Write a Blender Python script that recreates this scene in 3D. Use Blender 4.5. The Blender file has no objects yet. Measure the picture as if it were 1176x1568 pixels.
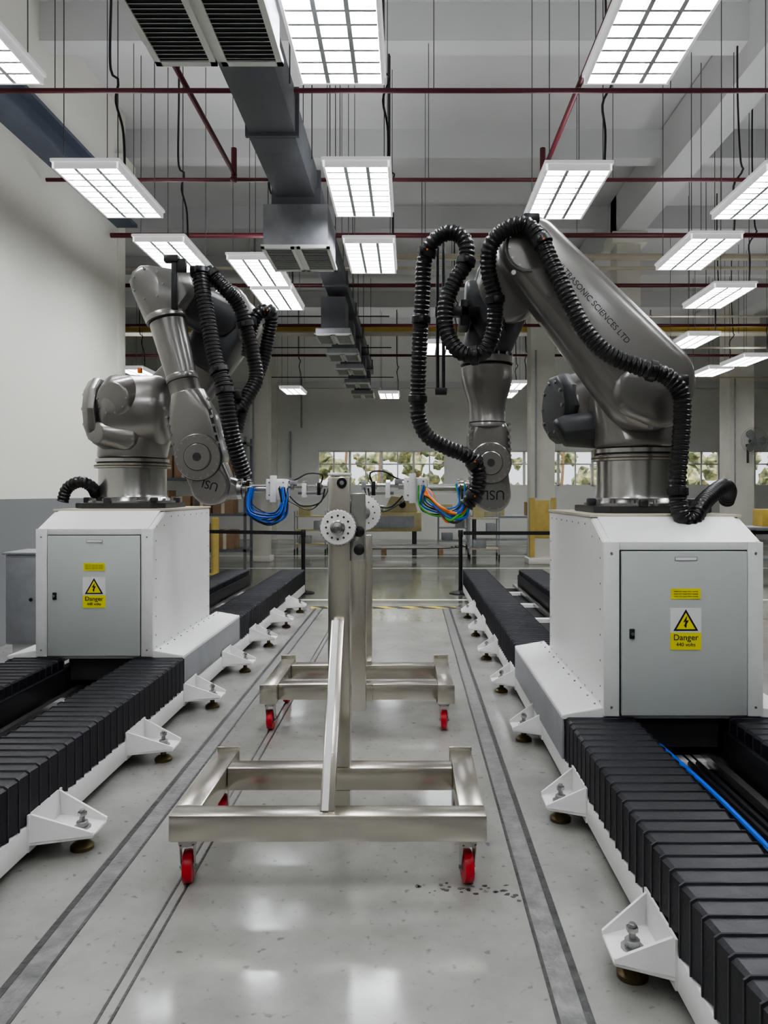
import bpy, bmesh, math, random
from mathutils import Vector, Matrix
from mathutils.bvhtree import BVHTree
random.seed(7)
V=Vector
F=1178.0; CX=628.0; CY=755.0; H=1.5
def P(u,v,y):
    "image pixel position + estimated depth -> world metres"
    return V(((u-CX)*y/F, y, H-(v-CY)*y/F))
scene=bpy.context.scene
# ------------------------------------------------------------------ materials
def mat(name,col,rough=0.5,metal=0.0,var=0.0,scale=8.0,rvar=0.0,bump=0.0,bscale=60.0,coat=0.0,emit=None,estr=0.0,stretch=None):
    m=bpy.data.materials.new(name); m.use_nodes=True
    nt=m.node_tree; b=nt.nodes['Principled BSDF']
    b.inputs['Base Color'].default_value=(*col,1); b.inputs['Roughness'].default_value=rough
    b.inputs['Metallic'].default_value=metal
    if coat: b.inputs['Coat Weight'].default_value=coat; b.inputs['Coat Roughness'].default_value=0.12
    tc=nt.nodes.new('ShaderNodeTexCoord'); src=tc.outputs['Object']
    if stretch:
        mp=nt.nodes.new('ShaderNodeMapping'); mp.inputs['Scale'].default_value=stretch
        nt.links.new(src,mp.inputs[0]); src=mp.outputs[0]
    n=nt.nodes.new('ShaderNodeTexNoise'); n.inputs['Scale'].default_value=scale; n.inputs['Detail'].default_value=5
    nt.links.new(src,n.inputs['Vector'])
    if var:
        r=nt.nodes.new('ShaderNodeMapRange'); r.inputs[1].default_value=0.3; r.inputs[2].default_value=0.7
        r.inputs[3].default_value=1-var; r.inputs[4].default_value=1+var
        nt.links.new(n.outputs['Fac'],r.inputs[0])
        mx=nt.nodes.new('ShaderNodeVectorMath'); mx.operation='SCALE'; mx.inputs[0].default_value=col
        nt.links.new(r.outputs[0],mx.inputs['Scale']); nt.links.new(mx.outputs[0],b.inputs['Base Color'])
    if rvar:
        r2=nt.nodes.new('ShaderNodeMapRange'); r2.inputs[1].default_value=0.3; r2.inputs[2].default_value=0.7
        r2.inputs[3].default_value=max(0.02,rough-rvar); r2.inputs[4].default_value=rough+rvar
        nt.links.new(n.outputs['Fac'],r2.inputs[0]); nt.links.new(r2.outputs[0],b.inputs['Roughness'])
    if bump:
        n2=nt.nodes.new('ShaderNodeTexNoise'); n2.inputs['Scale'].default_value=bscale; n2.inputs['Detail'].default_value=4
        nt.links.new(src,n2.inputs['Vector'])
        bp=nt.nodes.new('ShaderNodeBump'); bp.inputs['Strength'].default_value=bump; bp.inputs['Distance'].default_value=0.01
        nt.links.new(n2.outputs['Fac'],bp.inputs['Height']); nt.links.new(bp.outputs[0],b.inputs['Normal'])
    if emit:
        b.inputs['Emission Color'].default_value=(*emit,1); b.inputs['Emission Strength'].default_value=estr
    return m
M={}
M['robot']=mat('robot_grey_paint',(0.235,0.227,0.215),0.30,0.6,0.02,3,coat=0.5)
M['robotd']=mat('robot_dark_casting_and_shade',(0.055,0.056,0.06),0.40,0.3,0.05,6)
M['steel']=mat('turned_steel',(0.46,0.455,0.44),0.23,0.92,0.04,4)
M['stain']=mat('brushed_stainless',(0.58,0.55,0.49),0.24,0.93,0.05,3)
M['bolt']=mat('bolt_steel',(0.3,0.3,0.3),0.35,0.9,0.05)
M['white']=mat('white_powder_coat',(0.80,0.80,0.79),0.38,0,0.02,20,0.04,bump=0.08,bscale=250)
M['door']=mat('door_grey_paint',(0.51,0.545,0.53),0.42,0,0.015,10,bump=0.05,bscale=300)
M['black']=mat('black_plastic',(0.012,0.012,0.014),0.38,0,0.1,20)
M['bellow']=mat('bellows_black_fabric',(0.011,0.011,0.016),0.38,0,0.2,30,0.05,bump=0.1,bscale=80)
M['hose']=mat('hose_black_rubber',(0.008,0.008,0.009),0.34,0,0.1,20)
M['yellow']=mat('yellow_label',(0.82,0.76,0.01),0.45,0,0.02)
M['guard']=mat('yellow_column_guard',(0.56,0.43,0.13),0.5,0,0.1)
M['paper']=mat('white_label',(0.82,0.82,0.82),0.45,0,0.01)
M['red']=mat('red_caster_polyurethane',(0.55,0.012,0.03),0.33,0,0.1)
M['redpipe']=mat('red_pipe_paint',(0.10,0.014,0.022),0.45,0,0.15)
M['wall']=mat('wall_white_paint',(0.78,0.78,0.74),0.7,0,0.03,1.5,bump=0.05,bscale=30)
M['ceil']=mat('ceiling_paint',(0.64,0.64,0.64),0.8,0,0.03,1.0)
M['col']=mat('column_paint',(0.74,0.73,0.65),0.6,0,0.04,3)
M['blueb']=mat('blue_grey_beam_paint',(0.10,0.12,0.16),0.5,0.1,0.08)
M['duct']=mat('galvanised_duct',(0.15,0.155,0.17),0.5,0.3,0.12,5,0.1)
M['galv']=mat('galvanised_box',(0.36,0.37,0.39),0.45,0.5,0.12,8,0.08)
M['grille']=mat('grille_white_frame',(0.84,0.85,0.81),0.5,0,0.02)
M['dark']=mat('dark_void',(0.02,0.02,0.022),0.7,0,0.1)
M['craney']=mat('crane_yellow_paint',(0.60,0.44,0.10),0.5,0,0.08)
M['beige']=mat('beige_conduit',(0.55,0.51,0.40),0.5,0,0.05)
M['wirem']=mat('rod_grey',(0.09,0.09,0.09),0.5,0.4,0.05)
M['blue']=mat('blue_cable',(0.01,0.12,0.62),0.35,0,0.05)
M['green']=mat('green_cable',(0.08,0.5,0.06),0.35,0,0.05)
M['orange']=mat('orange_cable',(0.8,0.17,0.01),0.35,0,0.05)
M['brass']=mat('aged_brass_pad',(0.14,0.11,0.06),0.4,0.8,0.2,20)
M['lamp']=mat('lamp_tube_glow',(1,1,1),0.5,0,emit=(0.97,0.98,1.0),estr=24.0)
M['added_upfill']=mat('added_ceiling_fill_glow',(1,1,1),0.5,0,emit=(0.97,0.98,1.0),estr=5.2)  # unseen glow panel added on top of each fixture to brighten the ceiling
M['louv']=mat('lamp_body_white_added_glow',(0.88,0.88,0.89),0.4,0.0,0.01,emit=(1,1,1),estr=0.25)  # slight emission added to the white body so its edges look lit
M['vane']=mat('lamp_louvre_aluminium',(0.62,0.63,0.65),0.5,0.2,0.02)
M['groove']=mat('groove_dark_steel',(0.06,0.06,0.06),0.42,0.3,0.5,18,0.1,bump=0.4,bscale=40)
M['grout']=mat('groove_rough_cement',(0.17,0.17,0.165),0.5,0,0.4,14,0.15,bump=0.5,bscale=50)
M['machine']=mat('machine_yellow_beige',(0.56,0.50,0.27),0.5,0,0.08)
M['card']=mat('cardboard',(0.30,0.19,0.11),0.8,0,0.1)
M['grass']=mat('lawn',(0.38,0.40,0.30),0.9,0,0.3,2)
def leaf_mat():
    m=mat('foliage',(0.2,0.2,0.1),0.8); nt=m.node_tree; b=nt.nodes['Principled BSDF']
    g=nt.nodes.new('ShaderNodeNewGeometry'); n=nt.nodes.new('ShaderNodeTexNoise'); n.inputs['Scale'].default_value=3.5; n.inputs['Detail'].default_value=8
    nt.links.new(g.outputs['Position'],n.inputs[0]); r=nt.nodes.new('ShaderNodeValToRGB'); e=r.color_ramp.elements
    e[0].position=.32; e[0].color=(.10,.11,.07,1); e[1].position=.64; e[1].color=(.66,.60,.34,1)
    k=e.new(.48); k.color=(.30,.33,.19,1)
    nt.links.new(n.outputs['Fac'],r.inputs[0]); nt.links.new(r.outputs[0],b.inputs['Base Color']); return m
M['leaf']=leaf_mat()
# floor
def floor_mat():
    m=mat('floor_polished_concrete',(0.5,0.5,0.49),0.2); nt=m.node_tree; b=nt.nodes['Principled BSDF']
    b.inputs['IOR'].default_value=1.55
    g=nt.nodes.new('ShaderNodeNewGeometry'); sp=nt.nodes.new('ShaderNodeSeparateXYZ'); nt.links.new(g.outputs['Position'],sp.inputs[0])
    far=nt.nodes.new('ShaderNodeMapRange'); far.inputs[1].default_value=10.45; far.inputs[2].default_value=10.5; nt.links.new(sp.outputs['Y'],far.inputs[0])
    n=nt.nodes.new('ShaderNodeTexNoise'); n.inputs['Scale'].default_value=1.6; n.inputs['Detail'].default_value=8; n.inputs['Roughness'].default_value=0.65
    nt.links.new(g.outputs['Position'],n.inputs['Vector'])
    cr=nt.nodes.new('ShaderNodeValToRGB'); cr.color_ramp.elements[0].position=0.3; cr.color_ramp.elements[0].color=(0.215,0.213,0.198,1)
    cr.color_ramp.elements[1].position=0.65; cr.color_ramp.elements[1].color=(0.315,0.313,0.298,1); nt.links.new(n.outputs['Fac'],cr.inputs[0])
    sk=nt.nodes.new('ShaderNodeTexNoise'); sk.inputs['Scale'].default_value=26; sk.inputs['Detail'].default_value=6; nt.links.new(g.outputs['Position'],sk.inputs['Vector'])
    sr=nt.nodes.new('ShaderNodeMapRange'); sr.inputs[1].default_value=0.63; sr.inputs[2].default_value=0.71; sr.inputs[3].default_value=1.0; sr.inputs[4].default_value=0.6
    nt.links.new(sk.outputs['Fac'],sr.inputs[0])
    sc=nt.nodes.new('ShaderNodeVectorMath'); sc.operation='SCALE'; nt.links.new(cr.outputs[0],sc.inputs[0]); nt.links.new(sr.outputs[0],sc.inputs['Scale'])
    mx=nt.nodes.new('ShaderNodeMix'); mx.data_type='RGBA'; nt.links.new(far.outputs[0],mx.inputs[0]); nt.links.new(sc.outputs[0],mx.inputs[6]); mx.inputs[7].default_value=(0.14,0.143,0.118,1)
    nt.links.new(mx.outputs[2],b.inputs['Base Color'])
    rn=nt.nodes.new('ShaderNodeTexNoise'); rn.inputs['Scale'].default_value=.9; rn.inputs['Detail'].default_value=5; nt.links.new(g.outputs['Position'],rn.inputs['Vector'])
    rr=nt.nodes.new('ShaderNodeMapRange'); rr.inputs[1].default_value=0.35; rr.inputs[2].default_value=0.65; rr.inputs[3].default_value=0.07; rr.inputs[4].default_value=0.22
    nt.links.new(rn.outputs['Fac'],rr.inputs[0]); nt.links.new(rr.outputs[0],b.inputs['Roughness'])
    bn=nt.nodes.new('ShaderNodeTexNoise'); bn.inputs['Scale'].default_value=7; bn.inputs['Detail'].default_value=3; nt.links.new(g.outputs['Position'],bn.inputs['Vector'])
    bp=nt.nodes.new('ShaderNodeBump'); bp.inputs['Strength'].default_value=0.03; bp.inputs['Distance'].default_value=0.01
    nt.links.new(bn.outputs['Fac'],bp.inputs['Height']); nt.links.new(bp.outputs[0],b.inputs['Normal'])
    return m
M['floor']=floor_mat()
def dado_mat():
    m=mat('wall_paint_with_grey_dado',(0.66,0.665,0.62),0.6); nt=m.node_tree; b=nt.nodes['Principled BSDF']
    g=nt.nodes.new('ShaderNodeNewGeometry'); sp=nt.nodes.new('ShaderNodeSeparateXYZ'); nt.links.new(g.outputs['Position'],sp.inputs[0])
    st=nt.nodes.new('ShaderNodeMath'); st.operation='GREATER_THAN'; st.inputs[1].default_value=1.44; nt.links.new(sp.outputs['Z'],st.inputs[0])
    mx=nt.nodes.new('ShaderNodeMix'); mx.data_type='RGBA'; nt.links.new(st.outputs[0],mx.inputs[0]); mx.inputs[6].default_value=(0.22,0.225,0.23,1); mx.inputs[7].default_value=(0.80,0.79,0.72,1)
    nt.links.new(mx.outputs[2],b.inputs['Base Color']); return m
M['dado']=dado_mat()
def haz_mat():
    m=mat('hazard_tape',(0.6,0.5,0.02),0.4); nt=m.node_tree; b=nt.nodes['Principled BSDF']
    g=nt.nodes.new('ShaderNodeNewGeometry'); w=nt.nodes.new('ShaderNodeTexWave'); w.bands_direction='DIAGONAL'; w.inputs['Scale'].default_value=1.9
    nt.links.new(g.outputs['Position'],w.inputs[0]); r=nt.nodes.new('ShaderNodeValToRGB'); r.color_ramp.interpolation='CONSTANT'
    r.color_ramp.elements[0].color=(0.02,0.02,0.02,1); r.color_ramp.elements[1].position=0.5; r.color_ramp.elements[1].color=(0.7,0.55,0.08,1)
    nt.links.new(w.outputs['Fac'],r.inputs[0]); nt.links.new(r.outputs[0],b.inputs['Base Color']); return m
M['haz']=haz_mat()
# ------------------------------------------------------------------ builder
def frame(d):
    d=d.normalized(); a=V((0,0,1)) if abs(d.z)<0.9 else V((1,0,0))
    x=a.cross(d).normalized(); y=d.cross(x); return x,y,d
def spline(pts,step):
    pts=[V(p) for p in pts]; n=len(pts); dense=[]
    for i in range(n-1):
        p0=pts[max(i-1,0)];p1=pts[i];p2=pts[i+1];p3=pts[min(i+2,n-1)]
        for k in range(24):
            t=k/24; dense.append(0.5*((2*p1)+(p2-p0)*t+(2*p0-5*p1+4*p2-p3)*t*t+(3*p1-p0-3*p2+p3)*t**3))
    dense.append(pts[-1])
    out=[dense[0]]; acc=0
    for a,b in zip(dense,dense[1:]):
        L=(b-a).length
        if L<1e-9: continue
        pos=step-acc
        while pos<=L:
            out.append(a.lerp(b,pos/L)); pos+=step
        acc=L-(pos-step)
    return out
class B:
    def __init__(s,name,origin=(0,0,0)):
        s.name=name; s.bm=bmesh.new(); s.mats=[]; s.o=V(origin)
    def mi(s,m):
        m=M[m]
        if m not in s.mats: s.mats.append(m)
        return s.mats.index(m)
    def add(s,t,m,smooth=True,mx=None):
        i=s.mi(m)
        if mx: t.transform(mx)
        for f in t.faces: f.material_index=i; f.smooth=smooth
        me=bpy.data.meshes.new('t'); t.to_mesh(me); t.free(); s.bm.from_mesh(me); bpy.data.meshes.remove(me)
    def box(s,c,size,m,bev=0.0,rot=None,seg=2):
        t=bmesh.new(); bmesh.ops.create_cube(t,size=1.0); t.transform(Matrix.Diagonal((*size,1)))
        if bev: bmesh.ops.bevel(t,geom=t.edges[:],offset=bev,segments=seg,affect='EDGES',profile=0.5)
        mx=Matrix.Translation(c)
        if rot is not None: mx=mx@rot
        s.add(t,m,bool(bev),mx)
    def bb(s,x0,x1,y0,y1,z0,z1,m,bev=0.0):
        s.box(((x0+x1)/2,(y0+y1)/2,(z0+z1)/2),(abs(x1-x0),abs(y1-y0),abs(z1-z0)),m,bev)
    def lathe(s,prof,o,axis,m,seg=40):
        x,y,d=frame(V(axis)); o=V(o); t=bmesh.new(); rings=[]
        for r,h in prof:
            rings.append([t.verts.new(o+d*h+(x*math.cos(2*math.pi*k/seg)+y*math.sin(2*math.pi*k/seg))*max(r,1e-4)) for k in range(seg)])
        for a,b in zip(rings,rings[1:]):
            for k in range(seg): t.faces.new((a[k],a[(k+1)%seg],b[(k+1)%seg],b[k]))
        t.faces.new(rings[0][::-1]); t.faces.new(rings[-1])
        bmesh.ops.recalc_face_normals(t,faces=t.faces[:])
        s.add(t,m)
    def cyl(s,p0,p1,r,m,r1=None,seg=24,bev=0.0):
        p0=V(p0);p1=V(p1);L=(p1-p0).length; r1=r if r1 is None else r1
        if bev: pr=[(r-bev,0),(r,bev),(r1,L-bev),(r1-bev,L)]
        else: pr=[(r,0),(r1,L)]
        s.lathe(pr,p0,p1-p0,m,seg)
    def bolts(s,c,axis,R,n,r,m='bolt',h=0.012,a0=0.0,a1=2*math.pi):
        x,y,d=frame(V(axis)); c=V(c)
        for k in range(n):
            a=a0+(a1-a0)*k/n; p=c+(x*math.cos(a)+y*math.sin(a))*R
            s.cyl(p,p+d*h,r,m,seg=8)
    def hull(s,discs,m,seg=32):
        t=bmesh.new()
        for c,ax,r,h,rd in discs:
            x,y,d=frame(V(ax)); c=V(c); rd=min(rd,r*0.98,h)
            for sgn in (-1,1):
                for k in range(5):
                    a=k*math.pi/8; off=h-rd+rd*math.sin(a); rr=r-rd+rd*math.cos(a)
                    for j in range(seg):
                        an=2*math.pi*j/seg; t.verts.new(c+d*off*sgn+(x*math.cos(an)+y*math.sin(an))*rr)
        bmesh.ops.remove_doubles(t,verts=t.verts[:],dist=1e-4)
        g=bmesh.ops.convex_hull(t,input=t.verts[:])
        dead=[e for e in set(g['geom_interior']+g['geom_unused']) if isinstance(e,bmesh.types.BMVert)]
        bmesh.ops.delete(t,geom=dead,context='VERTS')
        bmesh.ops.dissolve_limit(t,angle_limit=0.01,verts=t.verts[:],edges=t.edges[:])
        bmesh.ops.recalc_face_normals(t,faces=t.faces[:])
        s.add(t,m)
    def prism(s,poly,axis,a0,a1,m,bev=0.0):
        t=bmesh.new()
        def mk(p,a):
            return {'x':(a,p[0],p[1]),'y':(p[0],a,p[1]),'z':(p[0],p[1],a)}[axis]
        A=[t.verts.new(mk(p,a0)) for p in poly]; Bv=[t.verts.new(mk(p,a1)) for p in poly]; n=len(poly)
        t.faces.new(A); t.faces.new(Bv[::-1])
        for k in range(n): t.faces.new((A[k],Bv[k],Bv[(k+1)%n],A[(k+1)%n]))
        bmesh.ops.recalc_face_normals(t,faces=t.faces[:])
        if bev: bmesh.ops.bevel(t,geom=t.edges[:],offset=bev,segments=2,affect='EDGES')
        s.add(t,m,bool(bev))
    def tube(s,pts,r,m,seg=8,step=0.02,rib=0.0,smooth=True):
        ps=spline(pts,step if not rib else rib/4)
        t=bmesh.new(); rings=[]; x=None
        for i,p in enumerate(ps):
            d=(ps[min(i+1,len(ps)-1)]-ps[max(i-1,0)])
            if d.length<1e-9: continue
            d.normalize()
            if x is None: x,_,_=frame(d)
            x=(x-d*x.dot(d)).normalized(); y=d.cross(x)
            rr=r*(1.0,1.0,0.89,0.89)[i%4] if rib else r
            rings.append([t.verts.new(p+(x*math.cos(2*math.pi*k/seg)+y*math.sin(2*math.pi*k/seg))*rr) for k in range(seg)])
        for a,b in zip(rings,rings[1:]):
            for k in range(seg): t.faces.new((a[k],a[(k+1)%seg],b[(k+1)%seg],b[k]))
        t.faces.new(rings[0][::-1]); t.faces.new(rings[-1])
        s.add(t,m)
        return ps
    def hose(s,pts,r=0.05,clamps=()):
        ps=s.tube(pts,r,'hose',seg=20,rib=0.027)
        for f in clamps:
            i=int(f*(len(ps)-2)); p=ps[i]; d=(ps[i+1]-ps[max(i-1,0)]).normalized()
            s.lathe([(r*1.05,-0.022),(r*1.2,-0.018),(r*1.2,0.018),(r*1.05,0.022)],p,d,'black',24)
            x,y,_=frame(d); 
            for sg in(-1,1): s.box(p+x*r*1.22*sg,(0.025,0.03,0.035),'black',0.004)
            s.cyl(p-V((0,r*1.19,0)),p-V((0,r*1.26,0)),0.006,'orange',seg=8)
    def text(s,body,size,loc,m,rot=0.0,ext=0.0008,wrap=False):
        c=bpy.data.curves.new('txt','FONT'); c.body=body; c.size=size; c.extrude=0.0 if wrap else ext; c.align_x='CENTER'; c.align_y='CENTER'
        o=bpy.data.objects.new('txt',c); scene.collection.objects.link(o); bpy.context.view_layer.update()
        me=bpy.data.meshes.new_from_object(o); bpy.data.objects.remove(o)
        t=bmesh.new(); t.from_mesh(me); bpy.data.meshes.remove(me)
        m4=Matrix.Translation(loc)@Matrix.Rotation(rot,4,'Y')@Matrix.Rotation(math.pi/2,4,'X')
        if wrap:   # press the decal on to the painted surface behind it
            t.transform(m4); bvh=BVHTree.FromBMesh(s.bm)
            for v in t.verts:
                hit=bvh.ray_cast(V((v.co.x,loc[1]-.4,v.co.z)),V((0,1,0)))
                if hit[0] is not None: v.co.y=hit[0].y-.003
            m4=Matrix.Identity(4)
        s.add(t,m,False,m4)
    def done(s,parent=None):
        s.bm.transform(Matrix.Translation(-s.o))
        me=bpy.data.meshes.new(s.name); s.bm.to_mesh(me); s.bm.free()
        for m in s.mats: me.materials.append(m)
        me.set_sharp_from_angle(angle=math.radians(34))
        o=bpy.data.objects.new(s.name,me); o.location=s.o; scene.collection.objects.link(o)
        return o
# ------------------------------------------------------------------ room shell
ZC=6.8; YB=25.0
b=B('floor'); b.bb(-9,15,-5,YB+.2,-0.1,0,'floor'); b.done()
b=B('ceiling'); b.bb(-9,15,-5,YB+.2,ZC,ZC+.15,'ceil'); b.done()
b=B('wall_left'); b.bb(-4.25,-4.0,-5,10.5,0,ZC,'dado'); b.done()
b=B('wall_left_annex'); b.bb(-9.2,-9.0,-5,YB,0,ZC,'wall'); b.done()
b=B('wall_right'); b.bb(15,15.2,-5,YB,0,ZC,'wall'); b.done()
b=B('wall_rear'); b.bb(-9,15,-5.2,-5,0,ZC,'wall'); b.done()
b=B('wall_back')
wins=[(-3.0,1.15),(2.6,7.6),(8.9,13.5)]
ZW=1.72
b.bb(-9,15,YB,YB+.2,0,ZW,'wall'); b.bb(-9,15,YB,YB+.2,2.88,ZC,'wall')
xs=[-9]+[v for w in wins for v in w]+[15]
for i in range(0,len(xs),2): b.bb(xs[i],xs[i+1],YB,YB+.2,ZW,2.88,'wall')
b.bb(-9,15,YB-.12,YB,4.9,5.1,'ceil')
b.bb(-4.6,-4.3,YB-.3,YB,0,ZC,'col'); b.bb(-3.9,-3.85,YB-.1,YB,2.0,3.5,'galv')
b.done()
for i,(a,c) in enumerate(wins):
    b=B('window_%d'%(i+1))
    b.bb(a,c,YB+.02,YB+.1,2.83,2.88,'wall'); b.bb(a,c,YB+.02,YB+.1,ZW,ZW+.05,'wall'); b.bb(a,c,YB+.03,YB+.09,2.42,2.46,'wall')
    n=round((c-a)/0.55)
    for k in range(n+1):
        x=a+(c-a)*k/n; w=.04 if k%2==0 else .02; b.bb(x-w,x+w,YB+.02,YB+.1,ZW,2.88,'wall')
    b.done()
# ceiling beams
for i,y in enumerate([3.4,8.3,11.2,14.2,17.2,20.2,23.2]):
    b=B('trim_%d'%(i+1)); b.bb(-9,15,y,y+.28,ZC-.42,ZC,'ceil'); b.done()
for i,x in enumerate([3.65,8.4]):
    b=B('trim_%d'%(i+20)); b.bb(x,x+.45,-5,YB,ZC-.7,ZC-.02,'ceil'); b.done()
b=B('crane_runway_beam'); b.bb(-4.0,-3.72,-5,10.5,5.12,5.16,'blueb'); b.bb(-3.88,-3.84,-5,10.5,5.16,5.42,'blueb'); b.bb(-4.0,-3.72,-5,10.5,5.42,5.46,'blueb'); b.done()
b=B('crane_bridge_girder'); b.bb(-8.9,14.9,17.6,17.8,5.18,5.32,'craney'); b.bb(-8.9,14.9,17.5,17.9,5.32,5.35,'craney'); b.bb(-8.9,14.9,17.5,17.9,5.15,5.18,'beige'); b.done()
def column(x0,x1,y,guard=True,name='column'):
    b=B(name); w=x1-x0; b.bb(x0,x1,y,y+w,0,ZC,'col',0.02)
    b.bb(x0-.05,x1+.05,y-.05,y+w+.05,0,0.12,'col',0.01); b.bb(x0-.1,x1+.1,y-.1,y+w+.1,ZC-.9,ZC-.7,'col',0.01)
    if guard:
        b.bb(x0+.02,x1-.12,y-.012,y+.1,.55,1.35,'guard',0.003)
        for sx in(x0-.02,x1-.08):b.bb(sx,sx+.10,y-.022,y+.12,0.15,1.4,'guard')
    b.cyl((x0+w*.2,y-.04,1.4),(x0+w*.2,y-.04,4.5),.02,'galv',seg=8)
    b.done()
column(-3.5,-3.1,16.8,False); column(2.54,3.05,16.2); column(3.65,4.08,13.6,False); column(8.3,8.95,20.0,False); column(-4.25,-3.98,10.5,False)
b=B('yellow_bollard',(-3.6,14.2,0)); b.cyl((-3.6,14.2,0),(-3.6,14.2,1.05),.07,'guard',bev=.02); b.cyl((-3.6,14.2,0),(-3.6,14.2,.02),.12,'guard'); b.done()
# ------------------------------------------------------------------ outdoors
b=B('garden_lawn'); b.bb(-30,40,YB+.3,70,-0.1,-0.02,'grass'); b.done()
b=B('tree_row')
for i in range(400):
    x=random.uniform(-12,28); y=random.uniform(32,38); z=random.uniform(0.8,4.6); r=random.uniform(.15,.45)
    t=bmesh.new(); bmesh.ops.create_icosphere(t,subdivisions=2,radius=r)
    for v in t.verts: v.co*=random.uniform(.5,1.5)
    b.add(t,'leaf',False,Matrix.Translation((x,y,z)))
for i in range(24):
    x=-11+i*1.6; b.cyl((x,32+i%3,-.02),(x+.2,32+i%3,3.5),.06,'card',seg=8)
b.done()
# ------------------------------------------------------------------ floor grooves and markings
b=B('floor_rail_channel')
for s0,sg in ((0.415,1),(-1.13,-1)):
    b.bb(s0,s0+sg*.012,-4.9,10.15,0,.0025,'groove'); b.bb(s0+sg*.012,s0+sg*.085,-4.9,10.15,0,.002,'grout'); b.bb(s0+sg*.085,s0+sg*.11,-4.9,10.15,0,.003,'groove')
b.done()
b=B('floor_guide_slot')
for x in(-.895,-.855): b.bb(x,x+.009,-4.9,10.1,0,.0025,'groove')
b.done()
b=B('hazard_tape_strip'); b.bb(-1.3,.6,10.0,10.16,0,.004,'haz'); b.done()
b=B('floor_marking_line'); b.bb(-3.9,8,10.75,10.85,0,.002,'paper'); b.bb(-8,8,15.3,15.4,0,.002,'paper'); b.bb(-8,8,18.3,18.4,0,.002,'paper'); b.done()
b=B('floor_scuff_mark')
rs=random.Random(11)
for i in range(34):
    x=rs.uniform(.02,.40); y=2.93+rs.gauss(0,.018)-.05*(x>.3); r=rs.uniform(.003,.011)
    poly=[(x+r*rs.uniform(.6,1.6)*math.cos(a),y+r*rs.uniform(.5,1.1)*math.sin(a)) for a in [k*math.pi/3.5 for k in range(7)]]
    b.prism(poly,'z',0,.0012,'groove')
b.done()
# ------------------------------------------------------------------ pendant lights
def light_mesh():
    b=B('pendant_light_fixture'); w=.57;l=1.2;h=.075
    b.bb(-w/2,w/2,0,l,h,h+.012,'louv'); b.bb(-w/2+.06,w/2-.06,.06,l-.06,h+.0122,h+.016,'added_upfill')
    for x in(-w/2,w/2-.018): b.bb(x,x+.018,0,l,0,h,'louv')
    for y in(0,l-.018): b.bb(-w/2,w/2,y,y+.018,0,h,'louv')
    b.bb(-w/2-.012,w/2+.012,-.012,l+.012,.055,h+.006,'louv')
    for k in range(3):
        x=-w/2+w*(k+.5)/3; b.bb(x-.075,x+.075,.03,l-.03,.047,.053,'lamp')
    for k in(1,2):
        x=-w/2+w*k/3; b.prism([(x-.014,.002),(x,.05),(x+.014,.002)],'y',.02,l-.02,'vane')
    for k in range(1,9): 
        y=l*k/9; b.prism([(y-.011,.003),(y,.045),(y+.011,.003)],'x',-w/2+.02,w/2-.02,'vane')
    for x in(-w/2+.05,w/2-.05):
        for y in(.12,l-.12): b.cyl((x,y,h),(x,y,ZC-4.28),.0045,'wirem',seg=6)
    b.tube([(w/2-.02,.2,h),(w/2-.02,.16,.4),(w/2-.06,.1,.62),(w/2+.0,.0,.75),(w/2-.05,-.05,.85),(w/2-.06,0,1.6),(w/2-.06,0,ZC-4.28)],.011,'black',seg=6,step=.05)
    return b.done()
L0=light_mesh(); L0.location=(-.46,4.04,4.28)
for x,y in [(-.46,6.55),(-.46,8.55),(-2.78,4.04),(-2.78,6.58),(-2.78,8.5),(-1.9,9.15),(-1.9,10.5),(1.47,4.04),(1.455,6.62),(3.35,6.62),(3.35,8.4),
            (3.5,4.04),(4.4,10.4),(5.2,13.6),(7.1,15.7),(6.96,17.2),(2.7,19.5),(2.7,21.3),(6.8,11.5),(-1.9,1.4),(.9,1.4),(-.46,-1.2),(2.9,1.2),(-2.9,-1.6),(2.0,-1.6),(-6.3,12.6),(-6.3,17.3),(10.6,13.5),(10.6,18.5),(.6,14.3),(-.6,21.5),(-3.2,20.5),(6.5,21.5)]:  # fixtures out of view near and behind the camera are added to light the floor
    o=bpy.data.objects.new('pendant_light_fixture',L0.data); o.location=(x,y,4.28); scene.collection.objects.link(o)
# ------------------------------------------------------------------ pipework
b=B('sprinkler_pipework'); zp=4.9
for y in(6.5,8.35,10.15,12.6,15.6,19): b.cyl((-3.95 if y<10.4 else -8.9,y,zp),(8.4,y,zp),.021 if y<9 else .032,'redpipe',seg=10)
for x in(-1.9,1.43,4.9):
    b.cyl((x,-4,zp+.05),(x,8.35,zp+.05),.024,'redpipe',seg=10)
    for y in(8.3,):
        b.cyl((x,y,zp-.0),(x,y,zp+.32),.03,'redpipe',seg=10); b.lathe([(.02,0),(.04,.02),(.04,.05),(.02,.07)],(x,y,zp-.05),(0,0,1),'redpipe',12)
for x in(-1.2,3.3): 
    b.cyl((x,12.6,zp),(x,12.6,zp-.5),.03,'redpipe',seg=10); b.cyl((x,12.6,zp),(x,19,zp),.035,'redpipe',seg=10)
for x in [-3,-.9,.2,2.2,4.1]:
    for y in(6.5,8.35,10.15): b.cyl((x,y,zp),(x,y,ZC),.004,'wirem',seg=5)
b.done()
b=B('cable_conduit_run')
b.cyl((-.9,13.2,5.55),(14.9,13.2,5.55),.055,'beige',seg=10); b.cyl((-8.9,13.0,5.3),(14.9,13.0,5.3),.03,'beige',seg=10)
for y,z in((14.8,4.9),(16.4,4.6),(18.6,4.3)): b.cyl((-3.9,y,z),(-.4,y,z),.012,'dark',seg=6); b.cyl((3,y,z),(10,y,z),.02,'beige',seg=6)
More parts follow.
